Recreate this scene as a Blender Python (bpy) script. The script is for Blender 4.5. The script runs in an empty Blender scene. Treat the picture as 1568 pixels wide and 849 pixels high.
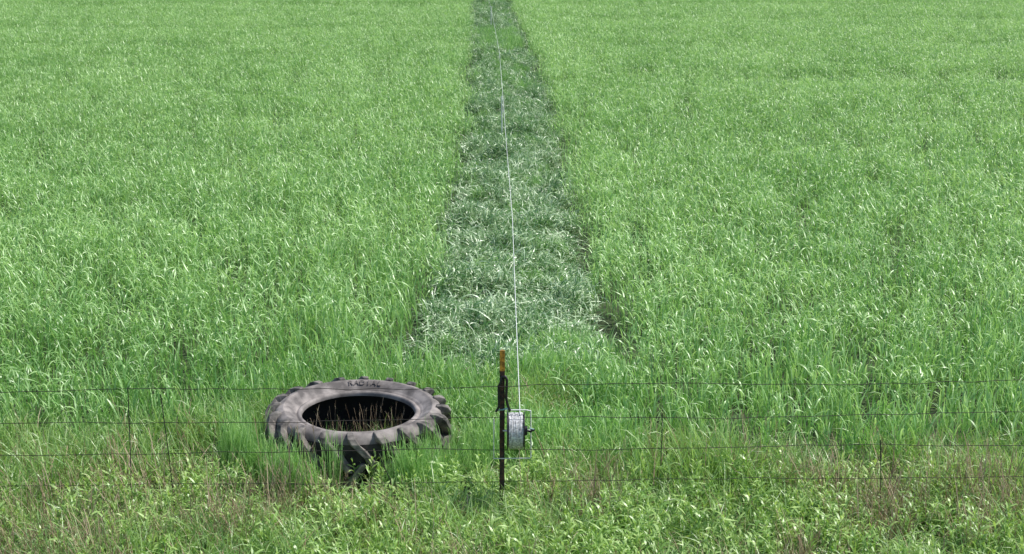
import bpy, math, random
import numpy as np
from mathutils import Vector, noise, Matrix
random.seed(7); np.random.seed(7)
scene = bpy.context.scene
R = math.radians

# ---------------- world / sun / camera ----------------
EL, AZ = 57, 78
world = bpy.data.worlds.new("World"); scene.world = world
world.use_nodes = True
nt = world.node_tree
bg = nt.nodes["Background"]
sky = nt.nodes.new("ShaderNodeTexSky"); sky.sky_type = 'NISHITA'; sky.sun_disc = False
sky.sun_elevation = R(EL); sky.sun_rotation = R(AZ)
nt.links.new(sky.outputs[0], bg.inputs[0]); bg.inputs[1].default_value = 0.15
sd = Vector((math.sin(R(AZ))*math.cos(R(EL)), math.cos(R(AZ))*math.cos(R(EL)), math.sin(R(EL))))
sl = bpy.data.lights.new("sun", 'SUN'); sl.energy = 5.0; sl.angle = R(0.6); sl.color = (1.0, 0.965, 0.9)
so = bpy.data.objects.new("sun", sl); scene.collection.objects.link(so)
so.rotation_euler = sd.to_track_quat('Z', 'Y').to_euler(); so.location = sd*50
cd = bpy.data.cameras.new("camera"); cam = bpy.data.objects.new("camera", cd)
scene.collection.objects.link(cam); scene.camera = cam
cam.location = (0, 0, 4.5); cam.rotation_euler = (R(90-14.3), 0, 0)
cd.sensor_width = 36; cd.lens = 50.5; cd.clip_end = 5000
scene.view_settings.view_transform = 'Standard'; scene.view_settings.look = 'None'
scene.view_settings.exposure = 0

# ---------------- helpers ----------------
def new_mat(name):
    m = bpy.data.materials.new(name); m.use_nodes = True
    return m, m.node_tree.nodes, m.node_tree.links

def leaf_mat(name, dark, light, transl, tcol, rough=0.42, gl=0.07, nscale=0.35, namp=1.1, stops=(0.0, 1.0), ydark=None):
    m, N, L = new_mat(name)
    N.remove(N["Principled BSDF"]); out = N["Material Output"]
    at = N.new("ShaderNodeAttribute"); at.attribute_name = "tint"
    sep = N.new("ShaderNodeSeparateColor"); L.new(at.outputs["Color"], sep.inputs[0])
    geo = N.new("ShaderNodeNewGeometry")
    nz = N.new("ShaderNodeTexNoise"); nz.inputs["Scale"].default_value = nscale; nz.inputs["Detail"].default_value = 2
    L.new(geo.outputs["Position"], nz.inputs["Vector"])
    a = N.new("ShaderNodeMath"); a.operation = 'MULTIPLY_ADD'
    L.new(nz.outputs["Fac"], a.inputs[0]); a.inputs[1].default_value = namp; a.inputs[2].default_value = -namp/2
    b = N.new("ShaderNodeMath"); b.operation = 'ADD'
    L.new(sep.outputs[0], b.inputs[0]); L.new(a.outputs[0], b.inputs[1])
    last = b.outputs[0]
    if ydark:   # lowers the tint: fewer painted pale glints farther along the path
        sx = N.new("ShaderNodeSeparateXYZ"); L.new(geo.outputs["Position"], sx.inputs[0])
        my = N.new("ShaderNodeMapRange"); my.inputs[1].default_value = ydark[0]; my.inputs[2].default_value = ydark[1]
        my.inputs[3].default_value = 0; my.inputs[4].default_value = ydark[2]
        L.new(sx.outputs["Y"], my.inputs[0])
        c = N.new("ShaderNodeMath"); c.operation = 'SUBTRACT'; L.new(last, c.inputs[0]); L.new(my.outputs[0], c.inputs[1])
        last = c.outputs[0]
    mr = N.new("ShaderNodeMapRange"); mr.inputs[1].default_value = stops[0]; mr.inputs[2].default_value = stops[1]
    L.new(last, mr.inputs[0])
    mx = N.new("ShaderNodeMix"); mx.data_type = 'RGBA'
    L.new(mr.outputs[0], mx.inputs[0]); mx.inputs[6].default_value = (*dark, 1); mx.inputs[7].default_value = (*light, 1)
    df = N.new("ShaderNodeBsdfDiffuse"); L.new(mx.outputs[2], df.inputs[0])
    tr = N.new("ShaderNodeBsdfTranslucent")
    mt = N.new("ShaderNodeMix"); mt.data_type = 'RGBA'; mt.blend_type = 'MULTIPLY'; mt.inputs[0].default_value = 1
    L.new(mx.outputs[2], mt.inputs[6]); mt.inputs[7].default_value = (*tcol, 1)
    L.new(mt.outputs[2], tr.inputs[0])
    ms = N.new("ShaderNodeMixShader"); ms.inputs[0].default_value = transl
    L.new(df.outputs[0], ms.inputs[1]); L.new(tr.outputs[0], ms.inputs[2])
    g = N.new("ShaderNodeBsdfGlossy"); g.inputs["Roughness"].default_value = rough
    m2 = N.new("ShaderNodeMixShader"); m2.inputs[0].default_value = gl
    L.new(ms.outputs[0], m2.inputs[1]); L.new(g.outputs[0], m2.inputs[2])
    L.new(m2.outputs[0], out.inputs[0])
    return m

M_crop = leaf_mat("wheat_leaf", (0.18, 0.40, 0.09), (0.55, 0.80, 0.33), 0.42, (1.1, 1.1, 0.8), namp=0.9)
M_reg = leaf_mat("path_regrowth_leaf", (0.13, 0.33, 0.06), (0.46, 0.72, 0.27), 0.40, (1.1, 1.1, 0.8), namp=0.8)
M_flat = leaf_mat("flattened_leaf", (0.09, 0.23, 0.05), (0.62, 0.78, 0.50), 0.25, (1.0, 1.0, 0.8), rough=0.38, gl=0.08, nscale=1.8, namp=0.9, stops=(0.36, 0.90), ydark=(22, 32, 0.11))  # light colour holds the pale leaf tone plus painted white glints
M_grass = leaf_mat("verge_grass_leaf", (0.14, 0.31, 0.06), (0.48, 0.68, 0.25), 0.4, (1.1, 1.1, 0.65), nscale=1.0)
M_weed = leaf_mat("weed_leaf", (0.20, 0.39, 0.07), (0.52, 0.70, 0.24), 0.38, (1.1, 1.1, 0.6), nscale=1.2)
M_dead = leaf_mat("dead_stalk", (0.22, 0.15, 0.09), (0.60, 0.49, 0.34), 0.15, (1, 0.9, 0.7), rough=0.8, gl=0.02, nscale=2)

class MB:
    def __init__(s): s.v = []; s.f = []; s.c = []; s.m = []
    def strip(s, base, az, L, w, e0, e1, segs, tint, twist=0.0, mat=0, prof='leaf', curvepow=1.5, azd=0.0):
        p = Vector(base); n0 = len(s.v)
        for i in range(segs+1):
            t = i/segs
            e = e0+(e1-e0)*(t**curvepow); a = az+azd*t
            d = Vector((math.cos(e)*math.cos(a), math.cos(e)*math.sin(a), math.sin(e)))
            side = Vector((-math.sin(a), math.cos(a), 0))
            nrm = d.cross(side)
            tw = twist*t
            sv = side*math.cos(tw)+nrm*math.sin(tw)
            if prof == 'leaf': ww = w*(0.55+0.9*t if t < 0.4 else (1-t)/0.6*0.88+0.06)
            elif prof == 'lance': ww = w*(math.sin(math.pi*min(1, t*0.92+0.06))**0.8)
            else: ww = w*(1-0.5*t)
            s.v.append(p-sv*ww*0.5); s.v.append(p+sv*ww*0.5)
            s.c.append((tint, t, 0)); s.c.append((tint, t, 0))
            if i < segs: p = p+d*(L/segs)
        for i in range(segs):
            a0 = n0+2*i
            s.f.append((a0, a0+1, a0+3, a0+2)); s.m.append(mat)
        return p
    def obj(s, name, mats):
        me = bpy.data.meshes.new(name); me.from_pydata([tuple(v) for v in s.v], [], s.f)
        at = me.color_attributes.new("tint", 'FLOAT_COLOR', 'POINT')
        arr = np.ones((len(s.v), 4), dtype=np.float32); arr[:, :3] = np.array(s.c)
        at.data.foreach_set("color", arr.ravel())
        for m in mats: me.materials.append(m)
        me.polygons.foreach_set("material_index", s.m)
        me.polygons.foreach_set("use_smooth", [True]*len(s.f))
        return bpy.data.objects.new(name, me)

U = random.uniform; G = random.gauss
def disc(r):
    a = U(0, 2*math.pi); q = r*math.sqrt(U(0, 1)); return q*math.cos(a), q*math.sin(a)
cl = lambda a: min(1, max(0, a))

def wheat_tuft(k, nplants=26, rad=0.27, H=0.62):
    mb = MB()
    for i in range(nplants):
        a = i*2.39996+k; q = rad*math.sqrt((i+0.5)/nplants)
        x = q*math.cos(a)+U(-.03, .03); y = q*math.sin(a)+U(-.03, .03)
        h = H*U(0.66, 1.0)*0.86
        az = U(0, 6.28); t0 = cl(G(0.45, 0.22))
        top = mb.strip((x, y, 0), az, h, 0.008, R(90-U(0, 8)), R(90-U(0, 12)), 2, t0*0.6, prof='stem')
        nl = 4
        for j in range(nl):
            f = 0.42+0.58*j/(nl-1)
            bx = x+(top.x-x)*f; by = y+(top.y-y)*f; bz = top.z*f
            a = U(0, 6.28)
            LL = U(0.10, 0.21)
            e0 = R(U(40, 80)); e1 = R(U(-80, 15)) if random.random() < 0.8 else R(U(45, 75))
            mb.strip((bx, by, bz), a, LL, U(0.010, 0.018), e0, e1, 4, cl(G(0.48, 0.33)), twist=U(-1.3, 1.3), azd=U(-.6, .6), curvepow=1.1)
    return mb.obj("wheat_tuft", [M_crop])

def tall_tuft(k, mat, nplants=26, rad=0.25, H=0.62):
    mb = MB()
    for i in range(nplants):
        x, y = disc(rad); h = H*U(0.5, 0.95)*0.85
        az = U(0, 6.28)
        top = mb.strip((x, y, 0), az, h, 0.009, R(90-U(0, 9)), R(90-U(0, 14)), 2, U(0.1, 0.45), prof='stem')
        for j in range(4):
            f = 0.1+0.85*j/3
            bx = x+(top.x-x)*f; by = y+(top.y-y)*f; bz = top.z*f
            mb.strip((bx, by, bz), U(0, 6.28), U(0.18, 0.32), U(0.010, 0.018), R(U(70, 88)), R(U(20, 75)) if random.random() < 0.5 else R(U(-70, 10)), 5, cl(G(0.38, 0.32)), twist=U(-1.5, 1.5), azd=U(-.4, .4), curvepow=2.0)
    return mb.obj("wheat_edge_tuft", [mat])

def flat_tuft(n=64, rad=0.24):
    mb = MB()
    for _ in range(n):
        x, y = disc(rad); z = U(0.03, 0.22)*(1-0.5*(x*x+y*y)/rad**2)
        a = G(math.pi/2, 1.0) + (math.pi if random.random() < 0.45 else 0)
        tint = U(0.75, 1.0) if random.random() < 0.47 else U(0.0, 0.55)  # pale share of blades: glints on the trampled leaves put into the tint
        mb.strip((x, y, z), a, U(0.10, 0.28), U(0.010, 0.018), R(U(0, 65)), R(U(-80, 0)), 5, tint, twist=U(-1.4, 1.4), azd=U(-.9, .9), curvepow=1.0)
    for _ in range(14):
        x, y = disc(rad)
        mb.strip((x, y, 0.03), U(0, 6.28), U(0.2, 0.38), U(0.009, 0.015), R(U(40, 80)), R(U(-50, 30)), 5, U(0.3, 0.85), twist=U(-1, 1), azd=U(-.5, .5))
    return mb.obj("flattened_tuft", [M_flat])

def grass_tuft(n=46, rad=0.18, H=0.34):
    mb = MB()
    for _ in range(n):
        x, y = disc(rad)
        dead = random.random() < 0.10
        mb.strip((x, y, 0), U(0, 6.28), H*U(0.5, 1.25), U(0.006, 0.012), R(U(60, 89)), R(U(-50, 65)), 5, cl(G(0.48, 0.3)), twist=U(-1.3, 1.3), mat=1 if dead else 0, azd=U(-.4, .4))
    return mb.obj("verge_grass_tuft", [M_grass, M_dead])

def weed_plant(nst=4, rad=0.12):
    mb = MB()
    for _ in range(nst):
        x, y = disc(rad); h = U(0.14, 0.40); az = U(0, 6.28)
        lean0 = R(90-U(0, 15)); lean1 = R(90-U(0, 35)); tt = G(0.5, 0.2)
        top = mb.strip((x, y, 0), az, h, 0.005, lean0, lean1, 3, 0.3, prof='stem')
        n = int(h/0.028); a = U(0, 6.28)
        for j in range(n):
            f = 0.15+0.85*j/n; a += 2.4+U(-.4, .4)
            b = (x+(top.x-x)*f, y+(top.y-y)*f, top.z*f)
            s = 1.0-0.4*f
            mb.strip(b, a, U(0.06, 0.14)*s*1.2, U(0.010, 0.022)*s*1.2, R(U(25, 75)), R(U(-60, 25)), 4, cl(G(tt, 0.25)), prof='lance', twist=U(-.8, .8))
        for j in range(3):
            mb.strip(top, U(0, 6.28), U(0.03, 0.06), 0.010, R(75), R(U(10, 60)), 3, min(1, tt+0.3), prof='lance')
    return mb.obj("weed_plant", [M_weed])

def dead_tuft(n=13, rad=0.13, H=0.42):
    mb = MB()
    for _ in range(n):
        x, y = disc(rad)
        az = U(0, 6.28); L = H*U(0.4, 1.15)
        top = mb.strip((x, y, 0), az, L, U(0.004, 0.008), R(U(45, 88)), R(U(10, 80)), 5, U(0, 1), prof='stem', azd=U(-.5, .5))
        if random.random() < 0.5:
            for j in range(5):
                mb.strip(top-Vector((0, 0, j*0.012)), U(0, 6.28), U(0.02, 0.05), 0.004, R(60), R(U(0, 70)), 2, U(0, 1))
    return mb.obj("dead_stalk_tuft", [M_dead])

def coll(name, objs):
    c = bpy.data.collections.new(name)
    for o in objs: c.objects.link(o)
    return c
C_wheat = coll("wheat_tufts", [wheat_tuft(i) for i in range(8)])
C_tall = coll("wheat_edge_tufts", [tall_tuft(i, M_crop) for i in range(6)])
C_reg = coll("regrowth_tufts", [tall_tuft(i, M_reg) for i in range(5)])
C_flat = coll("flattened_tufts", [flat_tuft() for i in range(6)])
C_grass = coll("grass_tufts", [grass_tuft() for i in range(6)])
C_weed = coll("weed_plants", [weed_plant() for i in range(8)])
C_dead = coll("dead_tufts", [dead_tuft() for i in range(5)])

def scatter(name, pts, collection):
    A = np.array(pts, dtype=np.float32)
    me = bpy.data.meshes.new(name); me.vertices.add(len(A))
    me.vertices.foreach_set("co", A[:, 0:3].ravel())
    r = me.attributes.new("rot", 'FLOAT_VECTOR', 'POINT'); r.data.foreach_set("vector", A[:, 3:6].ravel())
    s = me.attributes.new("scl", 'FLOAT_VECTOR', 'POINT'); s.data.foreach_set("vector", A[:, 6:9].ravel())
    ix = me.attributes.new("idx", 'INT', 'POINT'); ix.data.foreach_set("value", np.random.randint(0, 1000, len(A)).astype(np.int32))
    ob = bpy.data.objects.new(name, me); scene.collection.objects.link(ob)
    g = bpy.data.node_groups.new(name+"_scatter", 'GeometryNodeTree')
    g.interface.new_socket("Geometry", in_out='INPUT', socket_type='NodeSocketGeometry')
    g.interface.new_socket("Geometry", in_out='OUTPUT', socket_type='NodeSocketGeometry')
    N = g.nodes; L = g.links
    gi = N.new("NodeGroupInput"); go = N.new("NodeGroupOutput")
    ci = N.new("GeometryNodeCollectionInfo"); ci.inputs[0].default_value = collection
    ci.inputs["Separate Children"].default_value = True; ci.inputs["Reset Children"].default_value = True
    iop = N.new("GeometryNodeInstanceOnPoints"); iop.inputs["Pick Instance"].default_value = True
    def na(nm, ty):
        n = N.new("GeometryNodeInputNamedAttribute"); n.data_type = ty; n.inputs[0].default_value = nm
        return n.outputs[0]
    er = N.new("FunctionNodeEulerToRotation")
    L.new(na("rot", 'FLOAT_VECTOR'), er.inputs[0])
    L.new(gi.outputs[0], iop.inputs["Points"]); L.new(ci.outputs[0], iop.inputs["Instance"])
    L.new(na("idx", 'INT'), iop.inputs["Instance Index"])
    L.new(er.outputs[0], iop.inputs["Rotation"]); L.new(na("scl", 'FLOAT_VECTOR'), iop.inputs["Scale"])
    L.new(iop.outputs[0], go.inputs[0])
    md = ob.modifiers.new("scatter", 'NODES'); md.node_group = g
    return ob

# ---------------- layout ----------------
TX, TY, TR = -1.29, 11.36, 0.78
def sc_x(y): return float(np.interp(y, [10, 14, 30, 43, 76, 140], [-0.03, -0.05, 0.0, -0.30, -1.17, -2.9]))
def left_e(y):  return sc_x(y)-float(np.interp(y, [12.8, 13.4, 15.2, 20], [1.15, 1.12, 0.84, 0.82]))
def right_e(y): return sc_x(y)+0.82
def nz(x, y, s, o=0.0): return noise.noise(Vector((x*s+o, y*s-o, o*0.37)))
def in_strip(x, y, ml=0.0, mr=None):
    if y < 13.1: return False
    if mr is None: mr = ml
    j = 0.07*nz(x, y, 1.6, 3.1)
    return left_e(y)-ml+j < x < right_e(y)+mr+j
def crop_front(x):
    j = 0.25*nz(x, 0, 1.3, 5.5)
    if x < -2.35: return 11.35+j
    if x < -0.45: return 12.75+j*0.5
    if x < 0.55: return 13.2
    return 11.15+j
# shallow wheel marks / drill misses crossing the field: (y, slope, half width, depth, xmin, xmax)
DIPS = [(36.5, 0.01, 0.7, 0.40, 1, 60), (38.2, -0.02, 0.5, 0.25, -40, 60), (42.5, -0.01, 0.7, 0.40, -60, -2), (46.0, 0.01, 0.6, 0.28, -60, 60), (52.5, 0.0, 0.9, 0.38, -60, -1), (57.0, 0.01, 0.9, 0.32, 2, 60), (66.0, 0.0, 1.0, 0.32, -60, 60), (32.0, 0.02, 0.45, 0.18, -60, -4), (29.0, 0.01, 0.4, 0.18, 3, 60)]
crop = []; edge = []
def add_crop(x0, x1, y0, y1, dens):
    s = 1/math.sqrt(dens)
    nx = int((x1-x0)/s)+1; ny = max(1, round((y1-y0)/s)); sy = (y1-y0)/ny
    for j in range(ny):
        for i in range(nx):
            x = x0+(i+0.5+U(-.5, .5)+0.5*(j % 2))*s; yy = y0+(j+0.5+U(-.5, .5))*sy
            if yy < crop_front(x): continue
            ej = 0.08*nz(x, yy, 2.3, 63)
            if in_strip(x, yy, 0.18+ej, 0.23+ej): continue
            h = 1.0+0.08*nz(x, yy*0.8, 0.5, 1.0)+0.07*nz(x, yy, 1.9, 7.0)
            h += 0.14*nz(x*0.10, yy*0.55, 1.0, 11.0)
            for (yc, slp, hw_, dp, xa, xb) in DIPS:
                if xa < x < xb:
                    dd_ = abs(yy-(yc+slp*x+0.5*nz(x, yc, 0.15, 4)))
                    if dd_ < hw_: h -= dp*max(0, 0.65+1.0*nz(x, yc, 0.25, 8))
            h *= U(0.91, 1.07)
            w = U(0.97, 1.12)
            e = (x, yy, 0, G(0, 0.05), G(0, 0.05), U(0, 6.28), w, w, h)
            pf = float(np.interp(yy-crop_front(x), [0, 0.6, 3.0, 6], [1, 0.85, 0.25, 0.0]))
            if random.random() < pf: edge.append(e[:8]+(h*U(0.8, 1.0),))
            else: crop.append(e)
bands = [(10.8, 16.8, 6.0), (16.8, 24.8, 5.2), (24.8, 36.8, 4.6), (36.8, 56.8, 4.0), (56.8, 80.8, 3.6), (80.8, 112.8, 2.6)]
for (a, b, dn) in bands:
    yy = a
    while yy < b-0.01:
        y2 = yy+2; hw = y2*0.36*1.04+1.5
        add_crop(-hw, hw, yy, y2, dn); yy = y2
scatter("wheat_field", crop, C_wheat)
scatter("wheat_field_edge", edge, C_tall)

flat = []
for _ in range(5600):
    yy = 13.0+(U(0, 1)**1.25)*95
    x = U(left_e(yy)-0.05, right_e(yy)+0.08)
    if not in_strip(x, yy, -0.02, 0.0): continue
    hb = nz(x, yy, 2.2, 9.0)
    if hb < -0.2 and random.random() < 0.8: continue
    if yy > 30 and nz(x, yy, 1.6, 19.0) < -0.2: continue
    z = max(0, 0.10*hb)
    s = U(0.8, 1.1)
    flat.append((x, yy, z, G(0, 0.22), G(0, 0.25), G(0, 0.8), s, s, 0.8+1.5*max(0, hb)))
scatter("flattened_grass_path", flat, C_flat)

reg = []; reg2 = []
for _ in range(2100):
    yy = 13.2+U(0, 95); x = U(left_e(yy), right_e(yy))
    if not in_strip(x, yy, -0.12, -0.12): continue
    q = nz(x*1.0, yy*0.9, 1.7, 21.0)
    thr = np.interp(yy, [13, 15, 19, 22, 26, 30, 40], [-0.05, 0.06, 0.02, 0.18, 0.10, -0.02, -0.08])
    if 46 < yy < 53: thr = -1
    if q < thr: continue
    hh = U(0.34, 0.60) if not 46 < yy < 53 else U(0.7, 0.85)
    w = U(0.45, 0.75)
    (reg if 46 < yy < 53 else reg2).append((x, yy, 0, G(0, 0.3), G(0, 0.3), U(0, 6.28), w, w, hh))
for _ in range(290):
    x = U(-0.75, 1.0); yy = U(11.0, 14.2)
    if (x-TX)**2+(yy-TY)**2 < 0.95**2: continue
    q = nz(x, yy, 1.6, 31.0)
    if q < -0.22: continue
    if yy > 13.2 and x < -0.35: continue
    hh = 0.56+0.35*q+U(-.08, .08)
    if yy > 13.1: hh *= 0.85
    w = U(0.6, 0.9)
    reg.append((x, yy, 0, G(0, 0.2), G(0, 0.2), U(0, 6.28), w, w, hh))
for _ in range(90):
    x = U(-2.6, -0.4); yy = U(11.2, 13.0)
    d = math.hypot(x-TX, yy-TY)
    if d < 0.98: continue
    reg.append((x, yy, 0, G(0, 0.12), G(0, 0.12), U(0, 6.28), 0.7, 0.7, U(0.5, 0.85)))
scatter("regrown_wheat", reg, C_tall)
scatter("path_regrowth", reg2, C_reg)

gr = []
for _ in range(3500):
    x = U(-6.3, 6.3); yy = U(7.2, 12.8)
    d = math.hypot(x-TX, yy-TY)
    if d < 0.84 or yy > crop_front(x)+0.3: continue
    if nz(x, yy, 1.5, 41.0) < -0.38: continue
    s = U(0.75, 1.25); h = s*(0.85+0.5*nz(x, yy, 0.9, 44))
    if yy > 10.4: h *= 1.2
    if d < 1.5 and yy < TY: h *= 0.7+0.5*nz(x, yy, 3, 2)
    gr.append((x, yy, 0, G(0, .12), G(0, .12), U(0, 6.28), s, s, h))
scatter("verge_grass", gr, C_grass)
wd = []
for _ in range(2500):
    x = U(-6.3, 6.3); yy = U(7.2, 10.7)
    q = nz(x, yy, 1.6, 51.0)
    if q < -0.15 and random.random() < 0.6: continue
    s = U(0.7, 1.2)
    wd.append((x, yy, 0, G(0, .15), G(0, .15), U(0, 6.28), s, s, s*(0.85+0.4*q)))
scatter("weed_patch", wd, C_weed)
dd = []
for _ in range(1700):
    x = U(-6.3, 6.3); yy = U(7.2, 10.6)
    q = nz(x, yy, 0.9, 61.0)+(0.24 if abs(x) > 1.8 else 0.0)+(0.15 if x > 3.3 or x < -2.6 else 0)
    if q < 0.14: continue
    s = U(0.7, 1.2)
    dd.append((x, yy, 0, G(0, .1), G(0, .1), U(0, 6.28), s*.9, s*.9, s*U(0.8, 1.3)))
for (x, yy) in [(3.3, 10.3), (3.45, 10.4), (3.6, 10.2), (3.7, 10.35), (3.5, 10.1), (1.75, 10.9), (1.9, 10.8), (-2.0, 10.6), (-1.55, 10.7)]:
    dd.append((x, yy, 0, 0, 0, U(0, 6), 1.1, 1.1, 1.5))
scatter("dead_stalks", dd, C_dead)

# ---------------- ground ----------------
m, N, L = new_mat("soil")
p = N["Principled BSDF"]; p.inputs["Roughness"].default_value = 0.95
geo = N.new("ShaderNodeNewGeometry")
n1 = N.new("ShaderNodeTexNoise"); n1.inputs["Scale"].default_value = 9; n1.inputs["Detail"].default_value = 8
L.new(geo.outputs["Position"], n1.inputs["Vector"])
cr = N.new("ShaderNodeValToRGB"); cr.color_ramp.elements[0].position = 0.35; cr.color_ramp.elements[1].position = 0.7
cr.color_ramp.elements[0].color = (0.018, 0.032, 0.010, 1); cr.color_ramp.elements[1].color = (0.07, 0.10, 0.035, 1)
L.new(n1.outputs["Fac"], cr.inputs[0])
sx = N.new("ShaderNodeSeparateXYZ"); L.new(geo.outputs["Position"], sx.inputs[0])
mr = N.new("ShaderNodeMapRange"); mr.inputs[1].default_value = 102; mr.inputs[2].default_value = 115
L.new(sx.outputs["Y"], mr.inputs[0])
mx = N.new("ShaderNodeMix"); mx.data_type = 'RGBA'; L.new(mr.outputs[0], mx.inputs[0])
L.new(cr.outputs[0], mx.inputs[6]); mx.inputs[7].default_value = (0.14, 0.28, 0.07, 1)
L.new(mx.outputs[2], p.inputs["Base Color"])
bp = N.new("ShaderNodeBump"); bp.inputs["Strength"].default_value = 0.8; bp.inputs["Distance"].default_value = 0.04
L.new(n1.outputs["Fac"], bp.inputs["Height"]); L.new(bp.outputs[0], p.inputs["Normal"])
me = bpy.data.meshes.new("ground")
S = 2500
me.from_pydata([(-S, -S, 0), (S, -S, 0), (S, S, 0), (-S, S, 0)], [], [(0, 1, 2, 3)]); me.materials.append(m)
scene.collection.objects.link(bpy.data.objects.new("ground", me))

# ---------------- generic materials ----------------
def simple(name, col, rough=0.6, metal=0.0, var=0.3, scale=30, col2=None, bump=0.0):
    m, N, L = new_mat(name); p = N["Principled BSDF"]
    p.inputs["Roughness"].default_value = rough; p.inputs["Metallic"].default_value = metal
    tc = N.new("ShaderNodeTexCoord"); n = N.new("ShaderNodeTexNoise"); n.inputs["Scale"].default_value = scale; n.inputs["Detail"].default_value = 5
    L.new(tc.outputs["Object"], n.inputs["Vector"])
    r = N.new("ShaderNodeValToRGB"); r.color_ramp.elements[0].position = 0.38; r.color_ramp.elements[1].position = 0.66
    c2 = col2 or tuple(c*(1+var) for c in col)
    r.color_ramp.elements[0].color = (*[c*(1-var) for c in col], 1); r.color_ramp.elements[1].color = (*c2, 1)
    L.new(n.outputs["Fac"], r.inputs[0]); L.new(r.outputs[0], p.inputs["Base Color"])
    if bump:
        b = N.new("ShaderNodeBump"); b.inputs["Strength"].default_value = bump; b.inputs["Distance"].default_value = 0.01
        L.new(n.outputs["Fac"], b.inputs["Height"]); L.new(b.outputs[0], p.inputs["Normal"])
    return m
M_rub = simple("weathered_rubber", (0.15, 0.132, 0.124), 0.8, 0, 0.4, 7, (0.31, 0.275, 0.255), 0.4)
M_tread = simple("tread_rubber", (0.022, 0.02, 0.019), 0.85, 0, 0.4, 9, (0.05, 0.045, 0.04))
M_rubin = simple("inner_rubber", (0.010, 0.010, 0.010), 0.85, 0, 0.3, 9)
M_lug = simple("lug_rubber", (0.085, 0.077, 0.072), 0.8, 0, 0.5, 12, (0.26, 0.232, 0.205), 0.4)

def empty(name, loc=(0, 0, 0)):
    e = bpy.data.objects.new(name, None); e.location = loc; e.empty_display_size = 0.1
    scene.collection.objects.link(e); return e
def mesh_obj(name, v, f, mat, parent=None, smooth=False, bevel=0):
    me = bpy.data.meshes.new(name); me.from_pydata(v, [], f)
    me.materials.append(mat); me.update()
    import bmesh
    bm = bmesh.new(); bm.from_mesh(me); bmesh.ops.recalc_face_normals(bm, faces=bm.faces); bm.to_mesh(me); bm.free()
    if smooth: me.polygons.foreach_set("use_smooth", [True]*len(me.polygons))
    o = bpy.data.objects.new(name, me); scene.collection.objects.link(o)
    if parent: o.parent = parent
    if bevel:
        b = o.modifiers.new("bevel", 'BEVEL'); b.width = bevel; b.segments = 2
    return o
def curve_obj(name, splines, rad, mat, parent=None, cyclic=False):
    cu = bpy.data.curves.new(name, 'CURVE'); cu.dimensions = '3D'; cu.bevel_depth = rad; cu.bevel_resolution = 2
    for pts in splines:
        s = cu.splines.new('POLY'); s.points.add(len(pts)-1)
        for i, q in enumerate(pts): s.points[i].co = (*q, 1)
        s.use_cyclic_u = cyclic
    cu.materials.append(mat)
    o = bpy.data.objects.new(name, cu); scene.collection.objects.link(o)
    if parent: o.parent = parent
    return o

# ---------------- tractor tire ----------------
W = 0.55; DZ = W-0.46
tire = empty("tractor_tire", (TX, TY, -0.02)); tire.rotation_euler = (R(1.0), R(0.9), 0)
def revolve(prof, nseg):
    v = []; f = []; n = len(prof)
    for i in range(nseg):
        a = 2*math.pi*i/nseg
        for (r, z) in prof: v.append((r*math.cos(a), r*math.sin(a), z))
    for i in range(nseg):
        j = (i+1) % nseg
        for k in range(n-1):
            f.append((i*n+k, j*n+k, j*n+k+1, i*n+k+1))
    return v, f
top = [(0.470, 0.345), (0.470, 0.368), (0.478, 0.382), (0.492, 0.386), (0.504, 0.380), (0.510, 0.372), (0.520, 0.374), (0.527, 0.384), (0.536, 0.386), (0.545, 0.392), (0.575, 0.418), (0.61, 0.432), (0.618, 0.440), (0.626, 0.436), (0.655, 0.430), (0.685, 0.405), (0.702, 0.36)]
top = [(r, z+DZ) for r, z in top]
v, f = revolve(top, 144); mesh_obj("upper_sidewall", v, f, M_rub, tire, True)
v, f = revolve([(r, W-z) for r, z in top], 96); mesh_obj("lower_sidewall", v, f, M_rub, tire, True)
v, f = revolve([(0.702, 0.36+DZ), (0.708, 0.32+DZ), (0.712, W/2), (0.708, W-0.32-DZ), (0.702, W-0.36-DZ)], 120); mesh_obj("tread_carcass", v, f, M_tread, tire, True)
inn = [(0.470, 0.345), (0.50, 0.350), (0.56, 0.385), (0.63, 0.40), (0.665, 0.37), (0.672, 0.30), (0.675, 0.23)]
inn = [(r, z+DZ) for r, z in inn]
inner = inn+[(r, W-z) for (r, z) in reversed(inn)]
v, f = revolve(inner, 96); mesh_obj("inner_liner", v, f, M_rubin, tire, True)
v = []; f = []
NL = 20
def lug(a0, up):
    secs = [(0.0, 0.650, 0.446, 0.052, 0.645, 0.425), (0.05, 0.700, 0.444, 0.062, 0.68, 0.39), (0.10, 0.748, 0.426, 0.068, 0.695, 0.37), (0.22, 0.772, 0.385, 0.068, 0.70, 0.35), (0.6, 0.782, 0.28, 0.062, 0.70, 0.28), (1.0, 0.786, 0.15, 0.056, 0.70, 0.15)]
    n0 = len(v)
    for (t, ro, z, w, ri, zi) in secs:
        z = z+DZ; zi = zi+DZ
        zz = z if up else W-z
        zi = zi if up else W-zi
        a = a0+(t*0.32)
        h = w/0.76/2; hb = h*1.2
        for (r, s, q) in ((ri, -hb, zi), (ro, -h, zz), (ro, h, zz), (ri, hb, zi)):
            v.append((r*math.cos(a+s), r*math.sin(a+s), q))
    ns = len(secs)
    for i in range(ns-1):
        for k in range(4):
            l = (k+1) % 4
            f.append((n0+4*i+k, n0+4*i+l, n0+4*(i+1)+l, n0+4*(i+1)+k))
    f.append((n0, n0+1, n0+2, n0+3)); e = n0+4*(ns-1); f.append((e+3, e+2, e+1, e))
for i in range(NL):
    a = 2*math.pi*i/NL
    lug(a+random.uniform(-.004, .004), True); lug(a+math.pi/NL, False)
mesh_obj("tread_lugs", v, f, M_lug, tire, False, 0.007)
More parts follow.
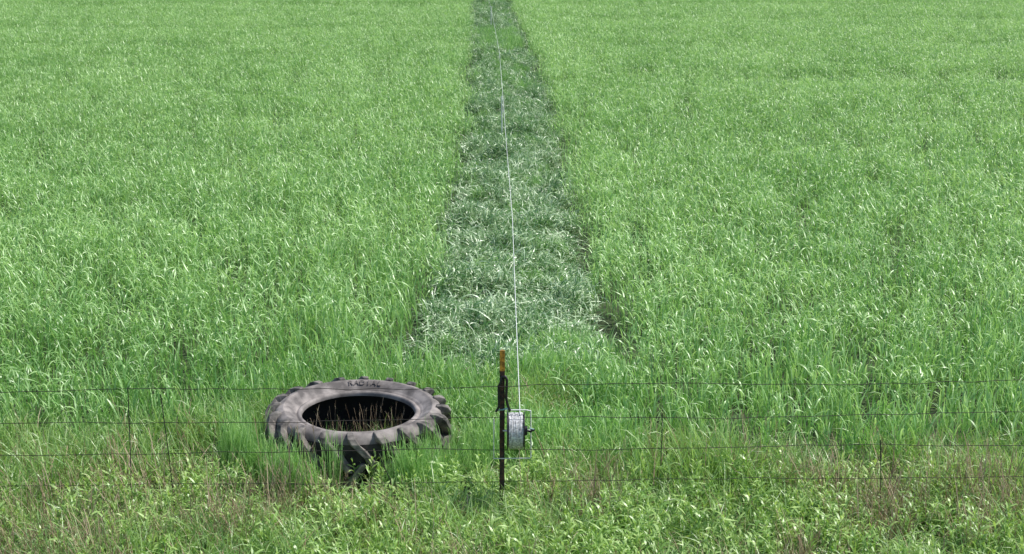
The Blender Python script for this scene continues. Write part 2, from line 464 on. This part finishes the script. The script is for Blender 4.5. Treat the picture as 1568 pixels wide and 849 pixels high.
for i, ch in enumerate("RADIAL"):
    tcu = bpy.data.curves.new("letter", 'FONT'); tcu.body = ch; tcu.size = 0.07; tcu.extrude = 0.003; tcu.align_x = 'CENTER'
    tcu.materials.append(M_rub)
    to = bpy.data.objects.new("letter_%d" % i, tcu); scene.collection.objects.link(to); to.parent = tire
    a = math.pi/2+0.22-i*0.088
    to.location = (0.560*math.cos(a), 0.560*math.sin(a), 0.4155+DZ)
    to.rotation_euler = Matrix.Rotation(a-math.pi/2, 3, 'Z').to_euler()
    to.rotation_euler.rotate_axis('X', R(32))

st = []
for _ in range(30):
    x, yv = disc(0.36); st.append((TX+x, TY+yv, 0, G(0, .1), G(0, .1), U(0, 6), 0.5, 0.5, U(0.7, 1.25)))
scatter("stalks_inside_tire", st[:16], C_dead)
scatter("grass_inside_tire", st[16:], C_grass)
fg = []
for _ in range(120):
    a = U(R(190), R(350)); rr = U(0.86, 1.15)
    x = TX+rr*math.cos(a); yv = TY+rr*math.sin(a)
    q = nz(x, yv, 3.0, 77)
    if q < -0.05: continue
    fg.append((x, yv, 0, G(0, .12), G(0, .12), U(0, 6), 0.38, 0.38, U(0.5, 0.9)))
for (a, rr, h) in [(262, 0.88, 1.0), (300, 0.9, 0.85), (318, 0.9, 0.95), (247, 0.92, 0.75), (215, 0.95, 0.7), (335, 0.92, 0.9), (205, 0.95, 0.8)]:
    fg.append((TX+rr*math.cos(R(a)), TY+rr*math.sin(R(a)), 0, 0.05, 0.05, U(0, 6), 0.35, 0.35, h))
scatter("wheat_against_tire", fg, C_tall)

# ---------------- wire fence ----------------
M_wire = simple("rusty_wire", (0.032, 0.026, 0.022), 0.7, 0.2, 0.3, 20)
FY = 10.12
splines = []
def wz(k, x): return [1.085, 0.83, 0.585, 0.33][k]+0.011*x+0.008*math.sin(x*1.7+k*2)
for k in range(4):
    pts = [(x, FY+0.01*math.sin(x*2+k), wz(k, x)+0.004*G(0, 1)) for x in np.arange(-12, 12.01, 0.2)]
    splines.append([tuple(map(float, q)) for q in pts])
fence = empty("wire_fence")
curve_obj("line_wires", splines, 0.0025, M_wire, fence)
splines = []
for (x, lo, hi, sl_) in [(-2.87, 0.0, 1.08, 0.02), (-2.58, 0.0, 1.02, -0.03), (-0.9, 0.0, 0.55, -0.10), (1.12, 0.45, 0.87, 0.0), (2.78, 0.0, 0.66, -0.02), (-5.0, 0, 1.0, 0.03), (4.6, 0, 1.1, 0.0)]:
    splines.append([(x-sl_, FY+0.004, lo), (x-sl_*0.4, FY+0.01, lo*0.7+hi*0.3), (x+0.004, FY+0.006, (lo+hi)/2), (x+sl_, FY+0.004, hi)])
curve_obj("wire_stays", splines, 0.0036, M_wire, fence)

# ---------------- fence post ----------------
m, N, L = new_mat("rusted_post_paint"); p = N["Principled BSDF"]; p.inputs["Roughness"].default_value = 0.7
tc = N.new("ShaderNodeTexCoord"); n = N.new("ShaderNodeTexNoise"); n.inputs["Scale"].default_value = 25; n.inputs["Detail"].default_value = 6
L.new(tc.outputs["Object"], n.inputs["Vector"])
r = N.new("ShaderNodeValToRGB"); r.color_ramp.elements[0].color = (0.02, 0.013, 0.012, 1); r.color_ramp.elements[1].color = (0.11, 0.05, 0.028, 1)
r.color_ramp.elements[0].position = 0.4; r.color_ramp.elements[1].position = 0.68
L.new(n.outputs["Fac"], r.inputs[0]); L.new(r.outputs[0], p.inputs["Base Color"]); M_post = m
M_otop = simple("orange_paint", (0.50, 0.22, 0.025), 0.55, 0, 0.5, 30)
M_blk = simple("black_plastic", (0.012, 0.012, 0.013), 0.45, 0, 0.2, 20)
M_white = simple("galvanised_rod", (0.70, 0.71, 0.68), 0.4, 0.1, 0.1, 30)
PX = -0.078; PY = 10.16
post = empty("steel_fence_post", (PX, PY, 0)); post.rotation_euler = (0, R(0.3), 0)
def tpost(z0, z1, s=1.0):
    a, b, c = 0.019*s, 0.004*s, 0.030*s
    prof = [(-a, -b), (a, -b), (a, b), (b, b), (b, c), (-b, c), (-b, b), (-a, b)]
    v = [(x, y, z0) for x, y in prof]+[(x, y, z1) for x, y in prof]
    n = 8; f = [(i, (i+1) % n, (i+1) % n+n, i+n) for i in range(n)]+[tuple(range(n)), tuple(range(n, 2*n))]
    return v, f
v, f = tpost(-0.2, 1.19); mesh_obj("t_section", v, f, M_post, post)
v, f = tpost(1.19, 1.35, 1.0); mesh_obj("painted_top", v, f, M_otop, post)
v = []; f = []
def box(v, f, x0, x1, y0, y1, z0, z1):
    n = len(v)
    v += [(x0, y0, z0), (x1, y0, z0), (x1, y1, z0), (x0, y1, z0), (x0, y0, z1), (x1, y0, z1), (x1, y1, z1), (x0, y1, z1)]
    f += [tuple(n+i for i in q) for q in [(0, 3, 2, 1), (4, 5, 6, 7), (0, 1, 5, 4), (1, 2, 6, 5), (2, 3, 7, 6), (3, 0, 4, 7)]]
for z in np.arange(0.15, 1.15, 0.055): box(v, f, -0.006, 0.006, -0.010, -0.0045, float(z), float(z)+0.02)
mesh_obj("studs", v, f, M_post, post)

# ---------------- electric fence reel ----------------
reel = empty("electric_fence_reel", (0.03, PY, 0.72))
def tube_x(name, x0, x1, r, mat, seg=40, bev=0.002):
    v = []; f = []
    for x in (x0, x1):
        for i in range(seg):
            a = 2*math.pi*i/seg; v.append((x, r*math.cos(a), r*math.sin(a)))
    for i in range(seg):
        j = (i+1) % seg; f.append((i, j, j+seg, i+seg))
    f.append(tuple(range(seg))); f.append(tuple(range(seg, 2*seg)))
    return mesh_obj(name, v, f, mat, reel, False, bev)
tube_x("drum_core", -0.058, 0.058, 0.120, simple("grey_core", (0.12, 0.12, 0.12), .6))
tube_x("flange_left", -0.068, -0.058, 0.145, M_blk); tube_x("flange_right", 0.058, 0.066, 0.145, M_blk)
tube_x("axle", -0.10, 0.115, 0.008, M_white, 16)
tube_x("hub", 0.066, 0.085, 0.035, M_blk, 24)
M_poly = simple("polywire", (0.75, 0.76, 0.74), 0.5, 0, 0.08, 60)
M_poly2 = simple("wound_polywire", (0.5, 0.5, 0.5), 0.55, 0, 0.3, 60, (0.8, 0.8, 0.8))
pts = []
turns = 70; npt = turns*20
for i in range(npt):
    a = 2*math.pi*i/20; ph = (i/npt*22) % 2; u = ph if ph < 1 else 2-ph
    rr = 0.123+0.014*i/npt
    pts.append((-0.053+0.106*u, rr*math.cos(a), rr*math.sin(a)))
curve_obj("wound_wire", [pts], 0.0028, M_poly2, reel)
curve_obj("rod_frame", [[(-0.165, -0.02, 0.10), (-0.168, -0.02, -0.215), (0.105, -0.02, -0.212), (0.112, -0.02, -0.20), (0.110, -0.02, 0.165), (0.07, -0.02, 0.172), (-0.07, -0.02, 0.172)]], 0.005, M_white, reel)
arm = [(-0.108, 0.0, 0.40), (-0.10, -0.02, 0.43), (-0.08, -0.022, 0.435), (-0.068, -0.022, 0.41), (-0.070, -0.022, 0.34), (-0.074, -0.022, 0.27), (-0.062, -0.022, 0.21), (-0.045, -0.022, 0.165)]
curve_obj("hook_arm", [arm], 0.011, M_blk, reel)
curve_obj("side_arm", [[(-0.102, -0.03, 0.42), (-0.130, -0.03, 0.36), (-0.128, -0.03, 0.20), (-0.15, -0.03, 0.16)]], 0.009, M_blk, reel)
curve_obj("crank_handle", [[(0.085, 0, 0), (0.115, -0.02, 0.0), (0.118, -0.08, 0.03)], [(0.112, -0.08, 0.03), (0.140, -0.08, 0.035)]], 0.008, M_blk, reel)
curve_obj("ratchet_clip", [[(-0.14, -0.02, 0.17), (-0.10, -0.025, 0.175), (-0.05, -0.025, 0.19)], [(0.10, -0.03, 0.03), (0.135, -0.03, 0.02)]], 0.006, simple("teal_clip", (0.25, 0.42, 0.40), .5), reel)

wire = [(0.060, 10.12, 0.86), (0.035, 13.0, 0.89), (0.005, 17, 0.90), (-0.09, 22.7, 0.90), (-0.17, 28, 0.90), (-0.33, 38, 0.90), (-0.80, 55.7, 0.92), (-1.5, 76, 0.95), (-3.0, 120, 0.95)]
curve_obj("electric_fence_wire", [wire], 0.0031, M_poly)
def stepin(x, y, h=0.98):
    e = empty("step_in_fence_post", (x, y, 0))
    curve_obj("rod", [[(0, 0, -0.1), (0, 0, h)]], 0.011, M_poly, e)
    curve_obj("wire_hook", [[(0, 0, h-0.08), (0.03, -0.01, h-0.09), (0.035, -0.01, h-0.05)], [(0, 0, h-0.3), (0.03, -0.01, h-0.31), (0.035, -0.01, h-0.27)], [(-0.08, 0, 0.08), (0.0, 0, 0.08)]], 0.006, M_poly, e)
stepin(-0.20, 28.2); stepin(-0.80, 55.7)
